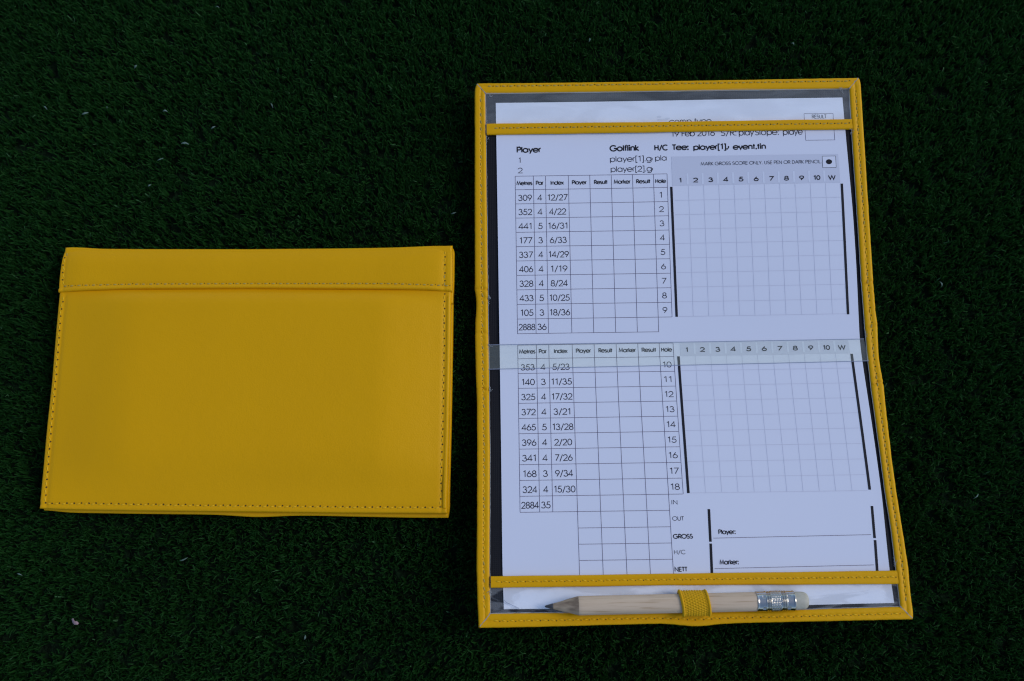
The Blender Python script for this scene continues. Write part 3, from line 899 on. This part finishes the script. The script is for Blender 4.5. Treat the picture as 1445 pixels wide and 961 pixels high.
cols = [1.605, 2.355, 2.855, 3.797, 4.680, 5.566, 6.440, 7.300, 7.86]
rows1 = [7.115, 6.54] + [6.54 - .5985 * k for k in range(1, 11)]
rows2 = [.088, -.476] + [-.476 - .6128 * k for k in range(1, 11)]
d1 = [("309", "4", "12/27"), ("352", "4", "4/22"), ("441", "5", "16/31"), ("177", "3", "6/33"), ("337", "4", "14/29"), ("406", "4", "1/19"), ("328", "4", "8/24"), ("433", "5", "10/25"), ("105", "3", "18/36")]
d2 = [("353", "4", "5/23"), ("140", "3", "11/35"), ("325", "4", "17/32"), ("372", "4", "3/21"), ("465", "5", "13/28"), ("396", "4", "2/20"), ("341", "4", "7/26"), ("168", "3", "9/34"), ("324", "4", "15/30")]
LW = .018
def table(rows, data, tot, first, lower):
    ln = MB(); heads_ = []; nums_ = []
    def num(*a):
        q = MB(); nums_.append(q); text(q, *a)
    for j, y in enumerate(rows):
        xr = cols[-1] if j < 11 else cols[-2]
        pline(ln, (cols[0], y), (xr, y), LW)
    for i, x in enumerate(cols):
        yb = rows[-1] if i < 8 else rows[-2]
        if lower and i >= 3: yb = -9.05 if i < 8 else rows[-2]
        pline(ln, (x, rows[0]), (x, yb), LW, PR + .001)
    if lower:
        for y in (-7.225, -7.83, -8.43):
            pline(ln, (cols[3], y), (cols[7], y), LW)
    heads = [("Metres", 335, 437), ("Par", 465, 512), ("Index", 563, 648), ("Player", 709, 804), ("Result", 860, 947), ("Marker", 992, 1100), ("Result", 1144, 1235), ("Hole", 1274, 1340)]
    for i, (h, xa, xb) in enumerate(heads):
        hd = MB(); heads_.append(hd); text(hd, h, (cols[i] + cols[i+1]) / 2, rows[1] + (.20 if not lower else .22), (xb - xa) / 4.807 / 34.0, .152, 1, True)
    for k, (m_, p_, x_) in enumerate(data):
        yb = rows[k + 2] + .135
        num(m_, (cols[0] + cols[1]) / 2 + .015, yb, .53 if m_[0] != '1' else .50, .235, 0, True)
        num(p_, (cols[1] + cols[2]) / 2, yb, .155, .235, 0, True)
        num(x_, (cols[2] + cols[3]) / 2 + .0, yb, {4: .66, 5: .80}[len(x_)], .235, 0, True)
        hn = str(first + k)
        num(hn, 7.58 if first == 1 else 7.565, yb + .04, .12 if len(hn) == 1 and hn == '1' else (.16 if len(hn) == 1 else .33), .22, 0, True)
    yb = rows[-1] + .15
    num(tot[0], (cols[0] + cols[1]) / 2 + .01, yb, .64, .235, 0, True)
    num(tot[1], (cols[1] + cols[2]) / 2 - .01, yb, .33, .235, 0, True)
    t_ = ln.build("printed_table", M['ink_rule'], card, smooth=False, label='ruled table for holes %s' % ('one to nine' if not lower else 'ten to eighteen'))
    for q in heads_: q.build("printed_heading", M['ink'], t_, smooth=False)
    for q in nums_: q.build("printed_number", M['ink_thin'], t_, smooth=False)
table(rows1, d1, ("2888", "36"), 1, False)
table(rows2, d2, ("2884", "35"), 10, True)

def score_grid(xb0, xb1, ytop, ystep, shade, numy, first, lower):
    ln = MB(); sh = MB(); bars = []; nums = []; gps = []
    x0 = 8.09; xs = [8.72 + .6222 * k for k in range(10)]
    yb = ytop - ystep * 9
    for x in xs: pline(ln, (x, ytop), (x, yb), .018, PR)
    for k in range(1, 10): pline(ln, (x0 + .05, ytop - ystep * k), (14.9, ytop - ystep * k), .018, PR + .001)
    prect(sh, shade, PR)
    a0, a1 = shade[0][0] + .58, shade[1][0] - .62
    for x in xs:
        gp = MB(); gps.append(gp); pline(gp, (x - .03 + (.02 if lower else 0), numy + .38 if not lower else shade[0][1] - .02), (x - .03 + (.02 if lower else 0), numy - .09), .075, PR + .003)
    for k, s in enumerate(["1", "2", "3", "4", "5", "6", "7", "8", "9", "10", "W"]):
        nm = MB(); nums.append(nm)
        text(nm, s, 8.40 + .6195 * k, numy, .09 if s == "1" else (.16 if len(s) == 1 and s != "W" else .25), .165, 1, True, .013)
    for q in (xb0, xb1):
        bar = MB(); bars.append(bar); pline(bar, q[0], q[1], .10, PR + .003)
    g_ = ln.build("printed_marking_grid", M['ink_faint'], card, smooth=False)
    sh.build("tinted_heading", M['ink_tint'], g_, smooth=False)
    for gp in gps: gp.build("heading_divider", M['ink_tint_light'], g_, smooth=False)
    for nm in nums: nm.build("printed_number", M['ink'], g_, smooth=False)
    for bar in bars: bar.build("printed_thick_bar", M['ink'], g_, smooth=False)
    return g_
ga = score_grid([(8.015, 6.56), (8.045, 1.155)], [(14.985, 6.555), (14.94, 1.14)], 6.585, .602,
           [(8.062, 7.84), (14.91, 7.82), (14.93, 6.60), (8.062, 6.60)], 6.74, 1, False)
score_grid([(8.045, -.47), (8.06, -5.96)], [(14.955, -.478), (14.995, -5.925)], -.46, .6105,
           [(8.13, .085), (14.875, .085), (14.89, -.46), (8.13, -.46)], -.285, 10, True)
# note strip with the filled sample mark
mb = MB(); prect(mb, [(14.25, 7.73), (14.80, 7.73), (14.795, 7.24), (14.245, 7.24)], PR + .003)
bx = mb.build("sample_box", M['paper'], ga, smooth=False)
mb = MB()
for p0, p1 in (((14.25, 7.73), (14.80, 7.73)), ((14.80, 7.73), (14.795, 7.24)), ((14.795, 7.24), (14.245, 7.24)), ((14.245, 7.24), (14.25, 7.73))):
    pline(mb, p0, p1, .015, PR + .005)
mb.add([(14.515, 7.488, paper_z(14.515, 7.488) + PR + .009)] + [(14.515 + .125 * math.cos(k*.3142), 7.488 + .105 * math.sin(k*.3142), paper_z(14.515 + .125 * math.cos(k*.3142), 7.488 + .105 * math.sin(k*.3142)) + PR + .009) for k in range(20)],
       [(0, k + 1, (k + 1) % 20 + 1) for k in range(20)])
mb.build("sample_mark", M['ink'], ga, smooth=False)

blk = MB(); blb = MB()
TX = [('Player', 1.675, 0.969, 8.128, 0.22, 1), ('1', 1.753, 0.079, 7.688, 0.208, 0), ('2', 1.715, 0.163, 7.25, 0.211, 0), ('Golflink', 5.531, 1.156, 8.13, 0.226, 1),
 ('player[1].g<', 5.518, 1.76, 7.671, 0.22, 0), ('player[2].g<', 5.536, 1.74, 7.244, 0.219, 0), ('H/C', 7.371, 0.516, 8.129, 0.212, 1), ('pla', 7.382, 0.45, 7.688, 0.211, 0),
 ('Tee:', 8.109, 0.642, 8.128, 0.211, 1), ('player[1].<', 8.975, 1.46, 8.113, 0.212, 1), ('event.tin', 10.616, 1.304, 8.095, 0.212, 1), ('comp type', 8.029, 1.698, 9.215, 0.244, 2),
 ('19 Feb 2016', 8.072, 1.776, 8.70, 0.235, 0), ('S/R:', 10.128, 0.619, 8.69, 0.235, 0), ('play', 10.867, 0.592, 8.69, 0.235, 0), ('Slope:', 11.535, 0.959, 8.688, 0.235, 0), ('playe', 12.684, 0.781, 8.683, 0.235, 0),
 ('RESULT', 13.915, 0.584, 9.36, 0.15, 2), ('MARK GROSS SCORE ONLY. USE PEN OR DARK PENCIL.', 9.25, 4.94, 7.438, 0.133, 0),
 ('IN', 7.375, 0.221, -6.374, 0.151, 0), ('OUT', 7.38, 0.411, -6.991, 0.149, 0), ('GROSS', 7.37, 0.716, -7.665, 0.153, 1), ('H/C', 7.36, 0.407, -8.243, 0.146, 0), ('NETT', 7.345, 0.452, -8.877, 0.15, 1),
 ('Player:', 9.087, 0.628, -7.521, 0.155, 1), ('Marker:', 9.047, 0.693, -8.642, 0.155, 1)]
for cx_, cy_s, rx_, ry_ in ((7.78, 9.43, .24, .045), (7.62, 9.55, .10, .06), (7.95, 9.48, .12, .03)):
    mb = MB()
    mb.add([(cx_, cy_s, paper_z(cx_, cy_s) + .007)] + [(cx_ + rx_ * math.cos(k*.449) * random.uniform(.8, 1.1), cy_s + ry_ * math.sin(k*.449) * random.uniform(.7, 1.1), paper_z(cx_ + rx_ * math.cos(k*.449), cy_s + ry_ * math.sin(k*.449)) + .007) for k in range(14)],
           [(0, k + 1, (k + 1) % 14 + 1) for k in range(14)])
    mb.build("smudge", M['smudge'], card, smooth=False)
for s_, x, wd, y, cap, bd in TX:
    q = MB()
    text(q, s_, x, y, wd, cap, 1 if bd == 1 else 0, False, .013 if s_.startswith('MARK') else .006)
    q.build("bold_printed_text" if bd == 1 else "printed_text", M['ink'] if bd == 1 else M['ink_thin'], card, smooth=False)
mb = MB()
for p0, p1 in (((13.605, 9.57), (14.805, 9.56)), ((14.805, 9.56), (14.81, 8.42)), ((14.81, 8.42), (13.615, 8.425)), ((13.615, 8.425), (13.605, 9.57))):
    pline(mb, p0, p1, .016)
mb.build("printed_result_box", M['ink_rule'], card, smooth=False)
for p0, p1 in (((8.883, -7.672), (14.834, -7.622)), ((8.845, -8.794), (14.80, -8.739))):
    mb = MB(); pline(mb, p0, p1, .018); mb.build("signature_line", M['ink_rule'], card, smooth=False)
for p0, p1 in (((8.795, -6.58), (8.763, -7.804)), ((8.767, -7.87), (8.73, -8.99)), ((15.0, -6.547), (14.955, -7.753)), ((14.962, -7.826), (14.90, -8.98))):
    mb = MB(); pline(mb, p0, p1, .10); mb.build("printed_thick_bar", M['ink'], card, smooth=False)

# ------------------------------------------------------------------ pencil
PB, PA0, PA1 = -10.045, 2.46, 12.07
def pen_axis(a):
    f_ = (a - PA0) / (PA1 - PA0)
    return (-10.045 + .094 * f_, FOLD_Z + rise(-10) + .50)
yaw_l = math.atan2(.094, PA1 - PA0)
cy_, sy_ = math.cos(OPEN_YAW), math.sin(OPEN_YAW)
PY0 = 10.045 * .9908
px_, py_ = OPEN_O[0] + PA0 * cy_ + PY0 * sy_, OPEN_O[1] + PA0 * sy_ - PY0 * cy_
pencil = empty("pencil", (px_, py_, FOLD_Z + rise(-10) + .50), OPEN_YAW + yaw_l,
               "short bare wood pencil with eraser held by the yellow loop", "pencil")
def lathe(name, prof, material, seg=48, rad=None, parent=pencil, endcaps=True):
    mb = MB(); rows = []
    for x, r_ in prof:
        rows.append([(x, (rad(x, 2*math.pi*k/seg, r_) if rad else r_) * math.cos(2*math.pi*k/seg), (rad(x, 2*math.pi*k/seg, r_) if rad else r_) * math.sin(2*math.pi*k/seg)) for k in range(seg + 1)])
    mb.grid(rows)
    return mb.build(name, material, parent)
RB = .338
x_sh, x_fe, x_fe2, x_end = 1.24, 7.72, 9.10, 9.62
bd = lathe("wood_body", [(x_sh - .05, RB - .02), (x_sh, RB)] + [(x_sh + q, RB) for q in np.linspace(.1, x_fe - x_sh + .02, 30)], M['wood'],
           rad=lambda x, an, r_: (r_ if x > x_sh + .01 else r_) * (1 + .012 * math.cos(6 * an)))
def cone_rad(x, an, r_):
    if x > .9: return r_ * (1 + .012 * math.cos(6 * an) * (x - .9) / .3)
    return r_ * (1 + .03 * math.sin(5 * an + x * 9) * (1 if x > .25 else .4))
lathe("sharpened_tip", [(q, .035 + (RB - .035) * ((q - .10) / (x_sh - .10)) ** .93) for q in np.linspace(.26, x_sh, 24)], M['wood_cut'], rad=cone_rad)
lathe("graphite_point", [(0.0, .004), (.015, .03), (.05, .045), (.12, .06), (.22, .088), (.30, .104), (.33, .08)], M['graphite'], seg=24)
def fer_rad(x, an, r_):
    q = x - x_fe
    if .52 < q < .86:
        return r_ + .006 * math.cos(an * 26)
    if (.20 < q < .30) or (1.08 < q < 1.2):
        return r_ - .035 * max(0, math.cos(an * 5 + 1.2)) ** 6
    return r_
fp = []
for q in np.linspace(0, 1.38, 180):
    r_ = .355
    for c0 in (.34, .43, .50, .89, .97, 1.05): r_ += .020 * math.exp(-((q - c0) / .020) ** 2)
    for c0 in (.56, .62, .68, .74, .80): r_ += .018 * math.exp(-((q - c0) / .014) ** 2)
    for c0 in (.385, .465, .93, 1.01): r_ -= .026 * math.exp(-((q - c0) / .02) ** 2)
    r_ += .010 * math.exp(-((q - .02) / .03) ** 2) + .012 * math.exp(-((q - 1.35) / .03) ** 2)
    fp.append((x_fe + q, r_))
fp = [(x_fe, .33)] + fp + [(x_fe2 + .001, .325)]
lathe("metal_ferrule", fp, M['metal'], seg=156, rad=fer_rad)
lathe("rubber_eraser", [(x_fe2 - .03, .315), (x_fe2 + .03, .322), (x_end - .22, .318), (x_end - .14, .305), (x_end - .07, .27), (x_end - .02, .215), (x_end, .14), (x_end + .004, 0.0)], M['rubber'])

# elastic loop round the pencil (part of the open wallet)
lc_b, lc_z = -9.992, FOLD_Z + rise(-10) + .50
mb = MB(); rows = []
na, nph = 120, 260
for i in range(na + 1):
    fa = i / na
    row = []
    for k in range(nph + 1):
        ph = math.radians(-70 + 320 * k / nph)
        skew = .13 * math.cos(ph)           # the loop sits slightly askew
        a = 7.40 + 1.06 * fa + (-.06 * math.sin(ph - math.pi/2) if False else 0) + .06 * (-math.cos(ph))
        edge = min(fa, 1 - fa) * 1.10
        r_ = .395 + .055 * math.exp(-((edge - .06) / .05) ** 2) + .02 * math.exp(-((fa-.5)/.5)**2)
        if edge > .13:
            r_ += .034 * abs(math.sin(fa * math.pi * 11)) * (.4 + .6 * math.sin(ph * 27 + math.pi * (int(fa * 11) % 2)))
        else:
            r_ += .012 * math.sin(ph * 55 + fa * 40)
        r_ = r_ - .05 * (edge < .005)
        row.append((a, lc_b + r_ * 1.06 * math.cos(ph), lc_z + r_ * math.sin(ph) - .01))
    rows.append(row)
mb.grid(rows)
mb.build("elastic_pencil_loop", M['elastic'], ow)
mb = MB()
tabp = coons(resample([(7.45, -10.74), (8.50, -10.74)], 12), resample([(7.45, -10.30), (8.50, -10.30)], 12), resample([(7.45, -10.74), (7.45, -10.30)], 6), resample([(8.50, -10.74), (8.50, -10.30)], 6), np.linspace(0, 1, 12), np.linspace(0, 1, 6))

# ------------------------------------------------------------------ small litter on the turf
def flake(name, x, y, z, pts, material, yaw=0):
    mb = MB(); n = len(pts)
    vs = [(0, 0, .03)] + [(px, py, .02 * math.sin(i * 2.1)) for i, (px, py) in enumerate(pts)]
    vs += [(a, b, c - .015) for a, b, c in vs]
    fs = [(0, i + 1, (i + 1) % n + 1) for i in range(n)] + [(n + 1, n + 2 + (i + 1) % n, n + 2 + i) for i in range(n)]
    fs += [(i + 1, n + 2 + i, n + 2 + (i + 1) % n, (i + 1) % n + 1) for i in range(n)]
    o = mesh_obj(name, vs, fs, material)
    o.location = (x * CM, y * CM, z * CM); o.rotation_euler = (0, 0, yaw)
    return o
pt = flake("petal_fragment", -17.71, -2.81, .22, [(.14, -.05), (.08, .04), (-.02, .05), (-.06, .17), (-.12, .15), (-.11, .0), (-.04, -.08), (.10, -.10)], M['petal'], .1)
pt['label'] = "small pinkish petal fragment on the turf below the closed wallet"; pt['category'] = "petal"
FL = [(-13.52, -.73), (-20.0, -.82), (-14.14, 18.17), (-17.58, 18.3), (-14.36, 15.97), (-12.08, 17.24), (-13.3, 16.63), (-9.54, 18.07), (-19.29, 18.72), (-11.81, 22.84), (-14.82, 14.84), (13.0, 19.18), (17.75, 8.15), (-16.63, 18.52), (-8.82, -4.01), (17.84, -.48), (-2.05, 12.66)]
mb = MB()
for _ in range(8): FL.append((random.uniform(-24, 24), random.uniform(-8, 26)))
for x, y in FL:
    if any(a0 < (x-ox)*math.cos(yw)+(y-oy)*math.sin(yw) < a1 and b0 < -(x-ox)*math.sin(yw)+(y-oy)*math.cos(yw) < b1
           for (ox, oy), yw, (a0, a1, b0, b1) in ((CLOSED_O, CLOSED_YAW, (-.3, 16.3, -.5, 11)), (OPEN_O, OPEN_YAW, (-.4, 16.4, -11.2, 11.4)))):
        continue
    an = random.uniform(0, 3.1); ln = random.uniform(.12, .34); wd = random.uniform(.018, .05)
    u = (math.cos(an), math.sin(an)); rows = []
    for k in range(5):
        t = k / 4 - .5
        wk = wd * (1 - abs(t) * 1.5)
        c_ = (x + u[0] * ln * t - u[1] * .1 * t * t, y + u[1] * ln * t + u[0] * .1 * t * t, .05 + .05 * math.cos(t * 4))
        rows.append([(c_[0] - u[1] * wk, c_[1] + u[0] * wk, c_[2]), (c_[0], c_[1], c_[2] + .01), (c_[0] + u[1] * wk, c_[1] - u[0] * wk, c_[2])])
    mb.grid(rows)
mb.build("plant_litter", M['fleck'], None, kind='stuff')
